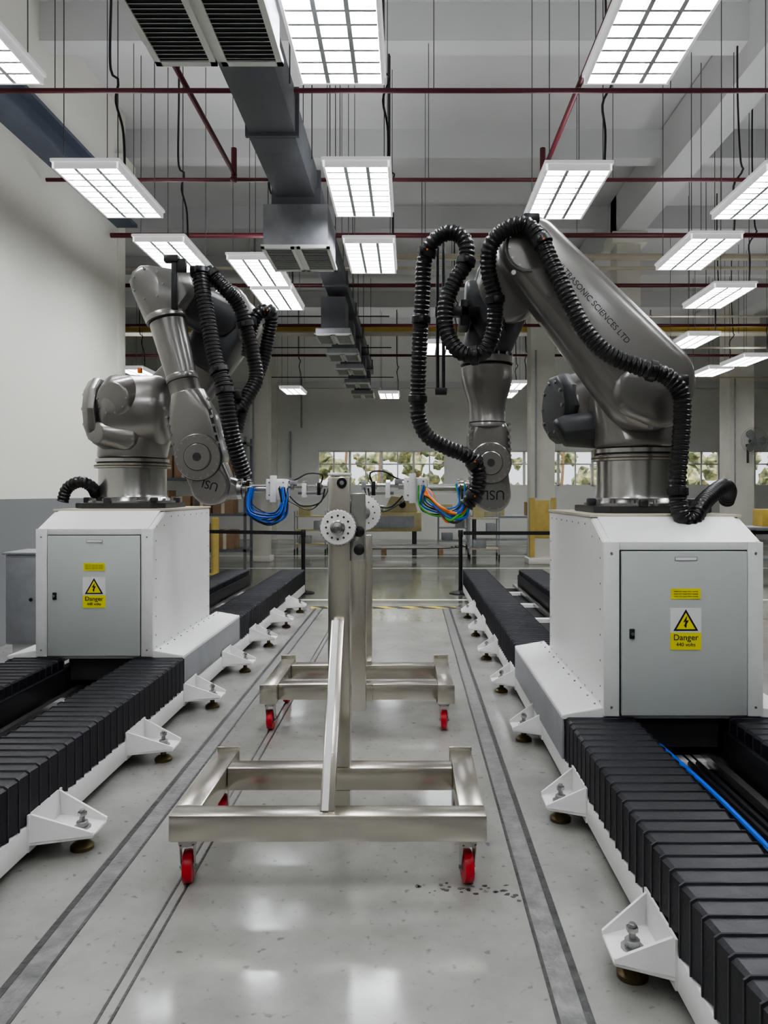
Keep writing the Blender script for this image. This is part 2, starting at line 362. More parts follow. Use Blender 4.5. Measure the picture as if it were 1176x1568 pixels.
for x,y in((-2.4,13),(0.2,13),(2.2,13),(5,13),(8,13),(-3.0,14.8),(-1,14.8),(3.5,16.4),(7,16.4)): b.cyl((x,y,4.9),(x,y,ZC),.006,'wirem',seg=5)
b.cyl((-3.5,24.8,3.6),(-3.5,24.8,5.2),.03,'galv',seg=8)
b.done()
# ------------------------------------------------------------------ air duct and diffusers
b=B('air_duct')
segs=[(3.0,5.3,4.62),(5.3,6.6,4.58),(6.6,8.2,4.54)]
for y0,y1,z in segs:
    b.bb(-1.38,-.98,y0,y1,z,z+.36,'duct',.006); b.bb(-1.41,-.95,y1-.03,y1+.01,z-.03,z+.39,'duct')
b.bb(-1.34,-1.0,8.2,21,4.74,4.95,'duct')
for y in(10,12,14,16,18,20): b.bb(-1.37,-.97,y,y+.04,4.72,4.97,'duct')
for x in(-1.39,-.97):
    for y in(4.8,6.2,7.6,10,13,16,19): b.cyl((x,y,4.8),(x,y,ZC),.006,'wirem',seg=5)
b.done()
def diffuser(y0,y1,x0=-1.46,x1=-.76,z=4.0,top=4.45):
    b=B('air_diffuser_box')
    b.bb(x0,x1,y0,y1,z+.03,top,'galv',.004); b.bb(x0+.08,x1-.08,y0+.05,y1-.05,top,4.63,'duct')
    e=.02
    b.bb(x0-e,x1+e,y0-e,y1+e,z+.012,z+.03,'grille')
    xm=(x0+x1)/2
    for a,c in((x0-e,xm-.015),(xm+.015,x1+e)):
        b.bb(a,a+.035,y0-e,y1+e,z-.005,z+.012,'grille'); b.bb(c-.035,c,y0-e,y1+e,z-.005,z+.012,'grille')
        b.bb(a,c,y0-e,y0+.025,z-.005,z+.012,'grille'); b.bb(a,c,y1-.025,y1+e,z-.005,z+.012,'grille')
        b.bb(a+.03,c-.03,y0+.02,y1-.02,z+.006,z+.013,'dark')
        n=int((y1-y0)/.042)
        for k in range(n):
            y=y0+.03+(y1-y0-.06)*(k+.5)/n
            b.box(((a+c)/2,y,z+.004),(c-a-.06,.018,.003),'grille',rot=Matrix.Rotation(.7,4,'X'))
    b.done()
diffuser(3.35,4.48,z=4.0)
diffuser(7.85,8.65,x0=-1.5,x1=-.84)
for y in(12.2,13.9,15.6,17.6,19.6): diffuser(y,y+.7,x0=-1.5,x1=-.95,top=4.12)
# ------------------------------------------------------------------ robot track (linear axis with bellows)
def track(cx,yc0,yc1,feet,padoff,inner,blue):
    b=B('robot_linear_track',(cx,4,0)); y0=-3.0; y1=11.3
    for sg in(-1,1):
        x=cx+sg*.585; b.bb(min(x,x-sg*.10),max(x,x-sg*.10),y0,y1,.045,.155,'white',.004)
        b.bb(cx+sg*.30-.04,cx+sg*.30+.04,y0,y1,.1,.16,'white')
        b.bb(cx+sg*.16-.02,cx+sg*.16+.02,y0,y1,.13,.17,'steel'); b.bb(cx+sg*.225-.012,cx+sg*.225+.012,y0,y1,.05,.30,'black')
    b.bb(cx-.5,cx+.5,y0,y1,.05,.10,'dark')
    y=y0+.3
    while y<y1: b.bb(cx-.5,cx+.5,y,y+.1,.05,.14,'white'); y+=1.1
    for sg in(-1,1):
        for (a,c) in((y0,yc0),(yc1,y1)):
            xa=cx+sg*.245; xb=cx+sg*.575; xl,xr=min(xa,xb),max(xa,xb)
            p=.085; n=int((c-a)/p); p=(c-a)/n; t=bmesh.new(); rings=[]
            for k in range(n):
                for fy,d,s2 in((0,.003,-.003),(.80,.006,.010),(.84,.012,.014),(.92,.012,.014),(.96,.003,.005)):
                    yy=a+(k+fy)*p
                    rings.append([t.verts.new(q) for q in((xl-s2,yy,.168-s2*.7),(xl-s2,yy,.355+d),(xl+.01-s2*.6,yy,.365+d),(xr-.01+s2*.6,yy,.365+d),(xr+s2,yy,.355+d),(xr+s2,yy,.168-s2*.7))])
            for r0,r1 in zip(rings,rings[1:]):
                for k in range(5): t.faces.new((r0[k],r0[k+1],r1[k+1],r1[k]))
            t.faces.new(rings[0]); t.faces.new(rings[-1][::-1]); bmesh.ops.recalc_face_normals(t,faces=t.faces[:])
            b.add(t,'bellow',False)
    if blue: b.tube([(cx-.05,y0,.2),(cx-.05,1,.2),(cx-.055,2.4,.2),(cx-.06,3.3,.21),(cx-.10,yc0+.1,.22)],.011,'blue',step=.06)
    for dx in(.0,.05,.09): b.tube([(cx+dx,y0,.125),(cx+dx+.02,2,.125),(cx+dx,yc0+.4,.13)],.014,'black',step=.1)
    for fy in feet:
        for sg in(-1,1):
            xb=cx+sg*.585; off=padoff if sg==inner else .675
            xp=cx+sg*off; w=(off-.585)+.075; xe=xb+sg*w
            poly=[(xb,fy-.15),(xe,fy-.075),(xe,fy+.075),(xb,fy+.15)]
            b.prism(poly,'z',.075,.088,'white',.002)
            for q in(-1,1):
                t=bmesh.new(); th=.006
                pts=[(xb,fy+q*.145,.088),(xe,fy+q*.075,.088),(xe,fy+q*.075,.10),(xb,fy+q*.13,.20)]
                A=[t.verts.new((x,y-th,z)) for x,y,z in pts]; C=[t.verts.new((x,y+th,z)) for x,y,z in pts]
                t.faces.new(A); t.faces.new(C[::-1])
                for k in range(4): t.faces.new((A[k],C[k],C[(k+1)%4],A[(k+1)%4]))
                bmesh.ops.recalc_face_normals(t,faces=t.faces[:]); b.add(t,'white',False)
            b.bb(min(xb,xb+sg*.008),max(xb,xb+sg*.008),fy-.15,fy+.15,.05,.2,'white')
            b.lathe([(.048,0),(.048,.014),(.03,.03),(.016,.034),(.016,.075)],(xp,fy,0),(0,0,1),'brass',24)
            b.lathe([(.036,0),(.036,.006),(.024,.007),(.024,.026),(.022,.028),(.011,.029),(.011,.075),(.009,.077)],(xp,fy,.088),(0,0,1),'bolt',12)
            b.cyl((xp,fy,.14),(xp,fy,.154),.019,'steel',seg=6)
    b.done()
track(1.365,3.86,5.6,[1.25+1.14*i for i in range(8)],.675,-1,True)
track(-2.13,5.26,7.0,[2.18+1.07*i for i in range(8)],.745,1,False)
# ------------------------------------------------------------------ plinth with control cabinet
def plinth(cx,yf):
    b=B('robot_plinth_cabinet',(cx,yf,.4)); hw=.398
    b.prism([(yf,.40),(yf,1.255),(yf+.27,1.372),(yf+1.47,1.372),(yf+1.47,.40)],'x',cx-hw,cx+hw,'white',.006)
    b.bb(cx-hw-.006,cx+hw+.006,yf+.25,yf+1.49,1.372,1.385,'beige')
    for sg in(-1,1): b.bb(min(cx+sg*.32,cx+sg*hw),max(cx+sg*.32,cx+sg*hw),yf-.02,yf+.01,.385,1.255,'white',.003)
    b.bb(cx-.32,cx+.32,yf-.02,yf+.01,1.216,1.255,'white',.003)
    b.prism([(yf-.02,1.255),(yf+.0,1.262),(yf+.26,1.378),(yf+.28,1.372),(yf+.01,1.25)],'x',cx-hw-.01+.045,cx+hw+.01-.045,'white')
    b.bb(cx-.312,cx+.314,yf-.032,yf-.004,.392,1.210,'door',.004)
    b.bb(cx-.317,cx+.319,yf-.012,yf-.006,.387,1.214,'black')
    yl=yf-.0335
    def flat(x,z,w,h,m,o=0): b.bb(cx+x-w/2,cx+x+w/2,yl-o*.0006-.001,yl+.002-o*.0006,z-h/2,z+h/2,m)
    flat(.008,1.173,.112,.02,'galv'); flat(.008,1.173,.104,.014,'paper',1)
    flat(.006,.999,.148,.052,'yellow'); 
    for q in(-.012,0,.012): b.text('Isolate from supply before opening',.0085,(cx+.006,yl-.0012,.999+q),'robotd')
    flat(.006,.867,.154,.122,'paper'); flat(.006,.763,.154,.085,'yellow')
    b.prism([(cx+.006-.062,.815),(cx+.006+.062,.815),(cx+.006,.922)],'y',yl-.0022,yl,'black')
    b.prism([(cx+.006-.047,.823),(cx+.006+.047,.823),(cx+.006,.905)],'y',yl-.0028,yl,'yellow')
    b.prism([(cx+.012,.892),(cx-.008,.858),(cx+.004,.860),(cx-.002,.842),(cx-.006,.844),(cx+.006,.828),(cx+.011,.845),(cx+.007,.843),(cx+.02,.868),(cx+.008,.866)],'y',yl-.0034,yl,'black')
    b.text('Danger',.042,(cx+.006,yl-.0015,.781),'black'); b.text('440 volts',.026,(cx+.006,yl-.0015,.746),'black')
    b.box((cx-.262,yl-.002,.80),(.026,.014,.05),'black',.004); b.cyl((cx-.262,yl-.02,.802),(cx-.262,yl,.802),.009,'steel',seg=12)
    for sg in(-1,1):
        for z in(.43,1.2): b.cyl((cx+sg*.36,yf-.024,z),(cx+sg*.36,yf-.018,z),.006,'bolt',seg=8)
        for k in range(9):
            b.cyl((cx+sg*(hw-.001),yf+.06+k*.165,1.33-(.06 if k<2 else 0)),(cx+sg*(hw+.003),yf+.06+k*.165,1.33-(.06 if k<2 else 0)),.005,'bolt',seg=8)
            b.cyl((cx+sg*(hw-.001),yf+.06+k*.165,.44),(cx+sg*(hw+.003),yf+.06+k*.165,.44),.005,'bolt',seg=8)
        for k in range(6):
            for yy in(yf+.05,yf+1.42): b.cyl((cx+sg*(hw-.001),yy,.52+k*.13),(cx+sg*(hw+.003),yy,.52+k*.13),.005,'bolt',seg=8)
        xa=cx+sg*(hw-.01); xe=cx+sg*.602
        b.prism([(xa,.425),(xe,.388),(xe,.366),(xa,.366)],'y',yf-.005,yf+1.74,'white',.003)
        b.bb(min(xe,xe-sg*.012),max(xe,xe-sg*.012),yf,yf+1.74,.165,.366,'galv',.002)
        for k in range(11): b.cyl((cx+sg*.42,yf+.08+k*.16,.412),(cx+sg*.42,yf+.08+k*.16,.426),.005,'bolt',seg=8)
    b.bb(cx-.59,cx+.59,yf+.01,yf+1.73,.366,.392,'white')
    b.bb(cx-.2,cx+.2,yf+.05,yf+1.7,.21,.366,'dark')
    b.done()
plinth(1.365,3.86); plinth(-2.153,5.26)
# ------------------------------------------------------------------ robots
def pedestal(b,x,y):
    c=.34
    b.prism([(x-c,y-c+.08),(x-c+.08,y-c),(x+c-.08,y-c),(x+c,y-c+.08),(x+c,y+c-.08),(x+c-.08,y+c),(x-c+.08,y+c),(x-c,y+c-.08)],'z',1.386,1.425,'robotd',.004)
    b.lathe([(.33,0),(.33,.02),(.29,.03),(.262,.05),(.255,.07),(.255,.275),(.262,.28)],(x,y,1.42),(0,0,1),'steel',56)
    b.bolts((x,y,1.44),(0,0,1),.305,16,.013,h=.02)
    b.lathe([(.25,0),(.285,.004),(.285,.03),(.262,.034),(.262,.045),(.275,.05),(.275,.075),(.2,.08)],(x,y,1.69),(0,0,1),'steel',56)
    b.lathe([(.286,0),(.286,.008)],(x,y,1.705),(0,0,1),'brass',56); b.lathe([(.264,0),(.264,.006)],(x,y,1.728),(0,0,1),'dark',56)
    for k in range(6):
        a=k*math.pi/3+.3; b.box((x+.33*math.cos(a),y+.33*math.sin(a),1.445),(.05,.05,.045),'robotd',.008)
Yx=(0,1,0)
def wrist(b,top,mid,end,y,r,ang):
    "forearm nose: fork, joint disc with bolts, terminal housing"
    t=V((top[0],y,top[1])); m=V((mid[0],y,mid[1])); e=V((end[0],y,end[1]))
    b.hull([(t,(m-t),r*.80,.03,.01),(t.lerp(m,.42),Yx,r*1.12,.12,.05),(m,Yx,r*1.14,.115,.03)],'robot')
    b.cyl(m+V((0,-.113,0)),m+V((0,-.119,0)),r*1.13,'robotd',seg=40)
    b.cyl(m+V((0,-.115,0)),m+V((0,-.135,0)),r*1.10,'robot',seg=40,bev=.006); b.bolts(m+V((0,-.133,0)),(0,-1,0),r*.98,18,.007,h=.006)
    b.cyl(m+V((0,-.133,0)),m+V((0,-.138,0)),r*.66,'robotd',seg=32)
    b.cyl(m+V((0,-.133,0)),m+V((0,-.15,0)),r*.62,'robot',seg=32,bev=.006); b.cyl(m+V((0,-.149,0)),m+V((0,-.154,0)),r*.2,'robotd',seg=16)
    b.hull([(m+V((0,.0,0)),Yx,r*.95,.10,.03),(e,Yx,r*.98,.105,.04)],'robot')
    b.cyl(e+V((0,-.105,0)),e+V((0,-.118,0)),r*.85,'robot',seg=32,bev=.006); b.bolts(e+V((0,-.117,0)),(0,-1,0),r*.74,10,.005,h=.005)
    d=(m-t).normalized()
    for sg in(-1,1):
        for k in range(6):
            p=t.lerp(m,.15+.14*k)+V((-d.z,0,d.x))*sg*r*1.04; b.cyl(p+V((0,-.08,0)),p+V((0,-.125,0)),.011,'bolt',seg=8)
    b.text('USL',.085,e+V((0,-.1195,-.0)),'black',rot=ang)

# --- right robot
b=B('industrial_robot_arm',(1.40,4.70,1.386))
pedestal(b,1.40,4.70)
b.hull([((1.40,4.70,1.80),(0,0,1),.265,.03,.02),((1.38,4.82,2.08),Yx,.26,.20,.07)],'robot')
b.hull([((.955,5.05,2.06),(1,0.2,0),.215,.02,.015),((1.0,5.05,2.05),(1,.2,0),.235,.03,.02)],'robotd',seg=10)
b.hull([((1.06,5.04,2.06),(1,0.2,0),.215,.07,.05),((1.34,4.95,2.06),Yx,.25,.14,.06)],'robot')
b.bolts((.935,5.05,2.06),(-1,-.2,0),.17,10,.012)
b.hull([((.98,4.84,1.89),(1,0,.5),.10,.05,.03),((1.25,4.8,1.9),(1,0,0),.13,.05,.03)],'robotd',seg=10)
sh=V((1.345,4.40,2.115)); el=V((.685,4.42,2.885))
b.cyl(sh+V((0,.1,0)),sh+V((0,.35,0)),.225,'robot',seg=48)
b.hull([(sh,Yx,.262,.135,.075),(el,Yx,.185,.115,.06)],'robot',seg=48)
d=(el-sh).normalized(); nrm=V((-d.z,0,d.x)); nrm=nrm if nrm.z>0 else -nrm
b.hull([(sh+nrm*.04+V((0,-.02,0)),Yx,.215,.135,.06),(sh.lerp(el,.55)+nrm*.035+V((0,-.02,0)),Yx,.15,.125,.05),(el+nrm*.01+V((0,-.015,0)),Yx,.165,.115,.05)],'robot',seg=48)
b.hull([(sh+V((-.06,-.05,-.05)),Yx,.16,.115,.05),(sh+V((.05,-.05,-.09)),Yx,.165,.11,.05)],'robot')
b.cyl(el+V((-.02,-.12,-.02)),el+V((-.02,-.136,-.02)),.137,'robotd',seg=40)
b.cyl(el+V((-.02,-.12,-.02)),el+V((-.02,-.145,-.02)),.13,'robot',seg=40,bev=.01); b.bolts(el+V((-.02,-.144,-.02)),(0,-1,0),.112,12,.007,h=.005)
ang=math.atan2(d.z,-d.x)
b.text('ULTRASONIC SCIENCES LTD',.046,P(909,462,4.246),'black',rot=ang,wrap=True)
for pp in((.94,-.02,.0),(.73,.0,-.12),(.95,.0,-.19)):
    q=sh.lerp(el,pp[0])+nrm*pp[2]+V((0,-.125,0)); b.cyl(q+V((0,-.012,0)),q+V((0,-.03,0)),.014,'bolt',seg=10)
for pp in((-.6,-.18),(.05,-.22),(-.2,.1)):
    q=sh+d*pp[0]*.3+nrm*pp[1]+V((0,-.15,0)); b.cyl(q+V((0,.0,0)),q+V((0,-.02,0)),.013,'bolt',seg=10)
# elbow block and forearm
b.hull([((.66,4.78,2.90),Yx,.215,.15,.07),((.60,4.82,2.74),Yx,.20,.15,.05)],'robot')
b.hull([((.60,4.84,2.80),Yx,.20,.13,.05),((.49,4.88,2.42),(0,0,1),.155,.04,.03)],'robotd')  # dark colour on the elbow block and its side cover stands in for shade
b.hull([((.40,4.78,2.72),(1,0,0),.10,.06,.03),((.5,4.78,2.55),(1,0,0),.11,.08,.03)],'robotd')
b.lathe([(.155,0),(.172,.01),(.172,.05),(.150,.055),(.166,.07),(.168,.12),(.15,.2),(.118,.30),(.112,.42),(.118,.43),(.118,.45),(.10,.46)],(.487,4.92,2.37),(.015,0,-1),'robot',48)
b.lathe([(.163,0),(.163,.012)],(.488,4.92,2.314),(0,0,1),'dark',48); b.lathe([(.1155,0),(.1155,.008)],(.493,4.92,1.945),(0,0,1),'dark',48)
b.bolts((.487,4.92,2.345),(0,0,1),.164,16,.008,h=.04)
wrist(b,(.497,1.97),(.505,1.69),(.525,1.49),4.95,.118,math.pi)
for x in(.165,.20): b.cyl((x,4.62,3.05),(x,4.62,2.1),.010,'black',seg=8)
b.bb(.15,.22,4.60,4.64,3.03,3.07,'black',.004); b.bb(.15,.42,4.60,4.66,2.56,2.62,'black',.006); b.bb(.15,.22,4.6,4.64,2.09,2.13,'black',.004)
b.bb(.30,.36,4.6,4.8,2.50,2.66,'black',.01)
h=[P(714,774,4.72),P(731,750,4.7),P(731,716,4.68),P(713,697,4.66),P(685,686,4.65),P(655,668,4.64),P(641,640,4.63),P(640,600,4.62),P(643,520,4.58),P(647,450,4.55),P(650,400,4.53),P(664,370,4.5),P(690,356,4.48),P(712,370,4.46),P(713,402,4.46),P(697,430,4.46),P(683,465,4.46),P(684,508,4.46),P(706,540,4.44),P(738,541,4.42),P(755,510,4.40),P(758,460,4.36),P(748,415,4.33),P(752,375,4.28),P(777,350,4.24),P(805,345,4.21),P(828,368,4.18),P(845,405,4.15),P(870,457,4.12),P(897,507,4.10),P(933,543,4.08),P(985,564,4.07),P(1022,577,4.07),P(1043,605,4.08),P(1044,650,4.08),P(1040,700,4.08),P(1037,750,4.07),P(1043,790,4.06),P(1060,797,4.08),P(1073,775,4.14),P(1090,757,4.3),P(1108,745,4.5),P(1116,752,4.7),P(1112,768,4.8)]
b.hose(h,.0475,clamps=(.012,.045,.13,.2,.258,.32,.42,.475,.575,.83,.72))
b.box(P(812,338,4.28),(.09,.12,.05),'black',.01); b.box(P(1042,584,4.14),(.07,.08,.06),'black',.01)
def cablebunch(b,c,n,rad,cols,seed):
    r=random.Random(seed)
    for i in range(n):
        f=(i+.5)/n; rr=rad*(.55+.45*f)
        p0=c+V((-.10-.04*f+r.uniform(-.02,.02),r.uniform(-.05,.05),.07)); p3=c+V((.10+.05*f+r.uniform(-.03,.03),r.uniform(-.05,.05),.08))
        p1=c+V((-.10-.04*f,r.uniform(-.07,.05),-rr*r.uniform(.4,.7))); p2=c+V((.10+.04*f,r.uniform(-.07,.05),-rr*r.uniform(.4,.8)))
        b.tube([p0,p1,c+V((r.uniform(-.03,.03),r.uniform(-.05,.03),-rr)),p2,p3],r.choice((.004,.006,.005)),cols[i%len(cols)],seg=6,step=.02)
def tool(b,x0,y,z,sg,boxx,tipx):
    X=V((sg,0,0)); o=V((x0,y,z))
    b.lathe([(.075,0),(.075,.03),(.055,.035),(.055,.06),(.068,.065),(.068,.09),(.04,.095)],o,X,'steel',32)
    b.bolts(o+X*.09,X,.055,8,.006)
    b.cyl(o+X*.09,V((boxx,y,z)),.028,'steel',seg=16)
    b.box((boxx,y-.01,z-.005),(.15,.12,.15),'paper',.008); b.box((boxx-.02,y-.075,z+.0),(.045,.03,.19),'paper',.004); b.box((boxx+.05,y-.075,z-.02),(.03,.02,.07),'bolt',.003)
    for q in(-.05,.05):
        for w in(-.045,.045): b.cyl((boxx+q,y-.07,z+w),(boxx+q,y-.076,z+w),.006,'bolt',seg=8)
    xs=boxx+sg*.075
    L=abs(tipx-xs)
    b.lathe([(.03,0),(.03,L*.12),(.016,L*.13),(.016,L*.3),(.036,L*.31),(.036,L*.4),(.012,L*.42),(.012,L*.6),(.026,L*.61),(.026,L*.72),(.008,L*.75),(.008,L)],(xs,y,z+.02),X,'steel',20)
    b.box((xs+sg*L*.5,y-.03,z-.03),(L*.55,.012,.02),'bolt',.002); b.box((xs+sg*L*.36,y-.03,z-.01),(.03,.03,.1),'paper',.003); b.box((xs+sg*L*.68,y-.02,z),(.025,.04,.09),'black',.003)
    b.tube([(xs+sg*L*.7,y,z+.03),(xs+sg*L*.75,y-.03,z+.10),(xs+sg*L*.45,y-.04,z+.11),(xs+sg*L*.2,y-.03,z+.07),(xs,y-.02,z+.05)],.006,'black',seg=6)
    b.tube([(xs+sg*L*.8,y,z),(xs+sg*L*.7,y-.03,z-.10),(xs+sg*L*.3,y-.04,z-.12),(xs,y-.02,z-.04)],.006,'black',seg=6)
    b.tube([(xs+sg*L*.9,y,z+.02),(xs+sg*L*.8,y-.05,z-.06),(xs+sg*L*.5,y-.05,z-.15),(xs+sg*L*.1,y-.04,z-.10),(xs-sg*.03,y-.02,z-.06)],.005,'black',seg=6)
    b.box((xs+sg*L*.12,y,z+.045),(.05,.07,.03),'galv',.003); b.box((xs+sg*L*.9,y,z+.02),(.03,.03,.06),'galv',.003)
b.hull([((.50,4.98,1.53),Yx,.07,.06,.02),((.41,5.0,1.53),(1,0,0),.065,.02,.01)],'robot')
tool(b,.41,5.0,1.53,-1,.035,-.33)
cablebunch(b,V((.20,4.9,1.48)),7,.13,['blue','black','green','black'],3)
rr=random.Random(4)
for i,cn in enumerate(['green','orange','green','blue','black','orange','green','orange','blue','green','black','orange']):
    e=rr.uniform(-6,6); f=rr.uniform(-8,8)
    b.tube([P(716+e*.5,768,4.72),P(708+e,788+f*.6,4.72+rr.uniform(-.03,.03)),P(692+e-i,803-i*2+f,4.76+rr.uniform(-.04,.04)),P(674-i*1.5,784-i*2+f*.5,4.82),P(662-i,759+e*.5,4.88),P(652-e*.4,748,4.93)],.008,cn,seg=8,step=.02)
b.done()

# --- left robot
b=B('industrial_robot_arm',(-2.18,6.05,1.386))
pedestal(b,-2.18,6.05)
b.hull([((-2.18,6.05,1.80),(0,0,1),.262,.03,.02),((-2.16,6.08,2.02),(1,0,0),.25,.22,.07)],'robot')
b.hull([((-2.12,5.98,2.14),(1,.12,0),.275,.24,.09)],'robot',seg=56)
b.hull([((-2.44,5.95,2.13),(1,.12,0),.235,.03,.012),((-2.40,5.95,2.13),(1,.12,0),.262,.03,.012)],'robot',seg=10)
b.hull([((-2.37,5.96,2.13),(1,.12,0),.22,.06,.01)],'robotd',seg=32)
b.bolts((-2.47,5.945,2.13),(-1,-.12,0),.19,10,.012)
b.hull([((-2.33,5.78,1.95),(0.5,1,0.1),.09,.04,.02),((-2.15,5.84,1.92),(.2,1,0),.10,.06,.02),((-2.25,5.95,1.86),Yx,.08,.05,.02)],'robot',seg=12)
b.hull([((-2.20,5.72,2.20),(0.15,1,0.15),.135,.03,.025),((-2.15,5.92,2.18),Yx,.22,.05,.02)],'robot')
b.bolts((-2.205,5.69,2.20),(-.15,-1,.15),.115,10,.008,h=.008)
b.box((-2.03,5.78,2.42),(.03,.03,.04),'orange',.005)
sh=V((-2.10,6.42,2.13)); el=V((-1.43,6.42,2.92))
b.cyl(sh+V((0,-.35,0)),sh,.22,'robot',seg=40)
b.hull([(sh,Yx,.26,.13,.07),(el,Yx,.19,.11,.06)],'robot')
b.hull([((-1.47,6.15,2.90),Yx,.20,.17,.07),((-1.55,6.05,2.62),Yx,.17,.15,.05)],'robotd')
b.hull([((-1.40,6.0,2.98),(0,1,0),.13,.10,.05),((-1.30,6.05,2.82),(0,1,0),.12,.08,.04)],'robot')
b.hull([((-1.90,5.66,3.02),(0,1,0),.125,.15,.04),((-1.80,5.66,2.80),(-.3,0,1),.15,.04,.02),((-1.69,5.72,3.0),(0,1,0),.13,.14,.04)],'robot',seg=10)
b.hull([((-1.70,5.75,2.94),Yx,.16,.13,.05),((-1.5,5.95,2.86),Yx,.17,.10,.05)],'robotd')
b.bolts((-1.88,5.51,3.0),(0,-1,0),.11,7,.009,h=.01)
p0=V((-1.785,5.62,2.80)); p1=V((-1.60,5.58,2.12)); dn=(p1-p0).normalized()
b.lathe([(.142,0),(.150,.012),(.150,.045),(.130,.05),(.127,.12),(.108,.46),(.114,.47),(.114,.5),(.108,.51),(.112,.62),(.10,.70)],p0,p1-p0,'robot',48)
b.lathe([(.134,0),(.134,.008)],p0+dn*.05,dn,'dark',48); b.lathe([(.111,0),(.111,.007)],p0+dn*.505,dn,'dark',48)
wrist(b,(-1.60,2.20),(-1.50,1.755),(-1.425,1.56),5.56,.150,math.pi+.3)
b.hull([((-1.38,5.56,1.54),Yx,.09,.08,.02),((-1.25,5.56,1.53),(1,0,0),.075,.02,.01)],'robot')
tool(b,-1.24,5.56,1.53,1,-.955,-.55)
cablebunch(b,V((-1.02,5.48,1.47)),16,.20,['blue','black','blue','black','blue','blue','black'],5)
b.bb(-1.66,-1.62,5.34,5.38,2.78,3.14,'black',.005); b.bb(-1.62,-1.56,5.34,5.38,3.04,3.13,'black',.005); b.box((-1.66,5.36,3.13),(.1,.06,.05),'black',.008)
b.hose([P(306,412,5.45),P(311,450,5.42),P(320,500,5.40),P(330,550,5.38),P(343,592,5.36),P(349,630,5.36),P(356,670,5.38),P(366,705,5.42),P(374,730,5.46)],.058,clamps=(.02,.5,.6))
b.hose([P(316,415,5.5),P(345,442,5.5),P(366,468,5.55),P(378,505,5.58),P(388,545,5.6),P(392,580,5.6),P(380,605,5.55),P(366,625,5.5)],.054,clamps=(.05,.42))
b.hose([P(380,545,5.7),P(384,505,5.7),P(398,478,5.7),P(415,482,5.75),P(411,515,5.8),P(402,555,5.8),P(388,590,5.75),P(372,620,5.65),P(362,660,5.6)],.05,clamps=(.3,))
b.hose([P(330,565,5.5),P(345,578,5.48),P(350,600,5.46),P(355,640,5.46),P(364,690,5.48),P(378,728,5.5)],.04)
for q in((300,415,5.44),(385,492,5.62),(362,605,5.46)): b.box(P(*q),(.07,.08,.06),'black',.01)
b.hose([P(96,768,5.8),P(103,748,5.8),P(122,738,5.8),P(140,745,5.85),P(147,757,5.95)],.045)
b.done()
# ------------------------------------------------------------------ steel trolleys
def caster(b,x,y,ztop,ang=0):
    r=.062
    b.bb(x-.05,x+.05,y-.05,y+.05,ztop-.008,ztop,'steel'); b.lathe([(.035,0),(.035,.02),(.025,.025)],(x,y,ztop-.035),(0,0,1),'steel',20)
    R=Matrix.Rotation(ang,3,'Z'); ax=R@V((1,0,0)); fw=R@V((0,1,0)); c=V((x,y,r))+fw*.02
    for sg in(-1,1):
        t=bmesh.new(); th=.003; pts=[V((x,y,0))+fw*(-.03)+V((0,0,ztop-.03)),V((x,y,0))+fw*.035+V((0,0,ztop-.03)),c+fw*.014,c-fw*.014-V((0,0,.01))]
        A=[t.verts.new(p+ax*sg*(.024)) for p in pts]; C=[t.verts.new(p+ax*sg*(.024+th)) for p in pts]
        t.faces.new(A); t.faces.new(C[::-1])
        for k in range(4): t.faces.new((A[k],C[k],C[(k+1)%4],A[(k+1)%4]))
        bmesh.ops.recalc_face_normals(t,faces=t.faces[:]); b.add(t,'steel',False)
    b.lathe([(r-.012,-.019),(r-.003,-.017),(r,-.009),(r,.009),(r-.003,.017),(r-.012,.019)],c,ax,'red',32)
    b.lathe([(.02,-.022),(.02,.022)],c,ax,'steel',16); b.cyl(c-ax*.032,c+ax*.032,.008,'bolt',seg=10)
    b.lathe([(r-.016,-.0195),(r-.02,-.014),(r-.02,.014),(r-.016,.0195)],c,ax,'red',24)
def dial(b,c,r):
    c=V(c); d=V((0,-1,0))
    b.lathe([(r*.9,0),(r,.003),(r,.014),(r*.94,.018)],c,d,'grille',40); b.bolts(c+V((0,-.0,0)),d,r*.99,30,.0045,'galv',h=.016)
    b.bolts(c+V((0,-.018,0)),d,r*.66,12,.005,'robotd',h=.002); b.lathe([(r*.42,0),(r*.42,.02),(r*.3,.024)],c+V((0,-.016,0)),d,'steel',24)
    b.box(c+V((0,-.06,0)),(.02,.05,.02),'bolt',.003); b.lathe([(.018,0),(.022,.006),(.022,.03),(.015,.034)],c+V((0,-.04,0)),d,'bolt',14)
    b.cyl(c,c+V((0,.07,0)),.02,'steel',seg=16)
b=B('steel_inspection_trolley',(-.31,2.95,0)); zt=.292; zb=.192
def beam(x0,x1,y0,y1,z0=zb,z1=zt,bv=.006): b.bb(x0,x1,y0,y1,z0,z1,'stain',bv)
beam(-.906,.288,2.88,2.98); beam(-.905,-.805,2.981,3.62); beam(.187,.287,2.981,3.62); beam(-.804,.186,3.38,3.48)
for x in(-.905,.187): b.bb(x-.003,x+.103,3.62,3.63,.185,.305,'stain',.002)
beam(-.362,-.264,3.385,3.475,zt,1.572)
b.bb(-.362,-.264,3.38,3.48,.10,.192,'stain')
b.box((-.313,3.43,1.583),(.10,.092,.012),'white',.003)
a0=V((-.312,2.93,.285)); a1=V((-.318,3.36,.94)); dd=a1-a0; rotm=Matrix.Rotation(-math.atan2(dd.y,dd.z),4,'X')
b.box((a0+a1)/2,(.056,.035,dd.length),'stain',.004,rot=rotm); b.box((a0+a1)/2+V((-.008,-.019,.01)),(.026,.006,dd.length*.995),'paper',.002,rot=rotm)
for x,y in((-.853,2.95),(.222,2.95),(-.853,3.5),(.222,3.5)): caster(b,x,y,.192,.15)
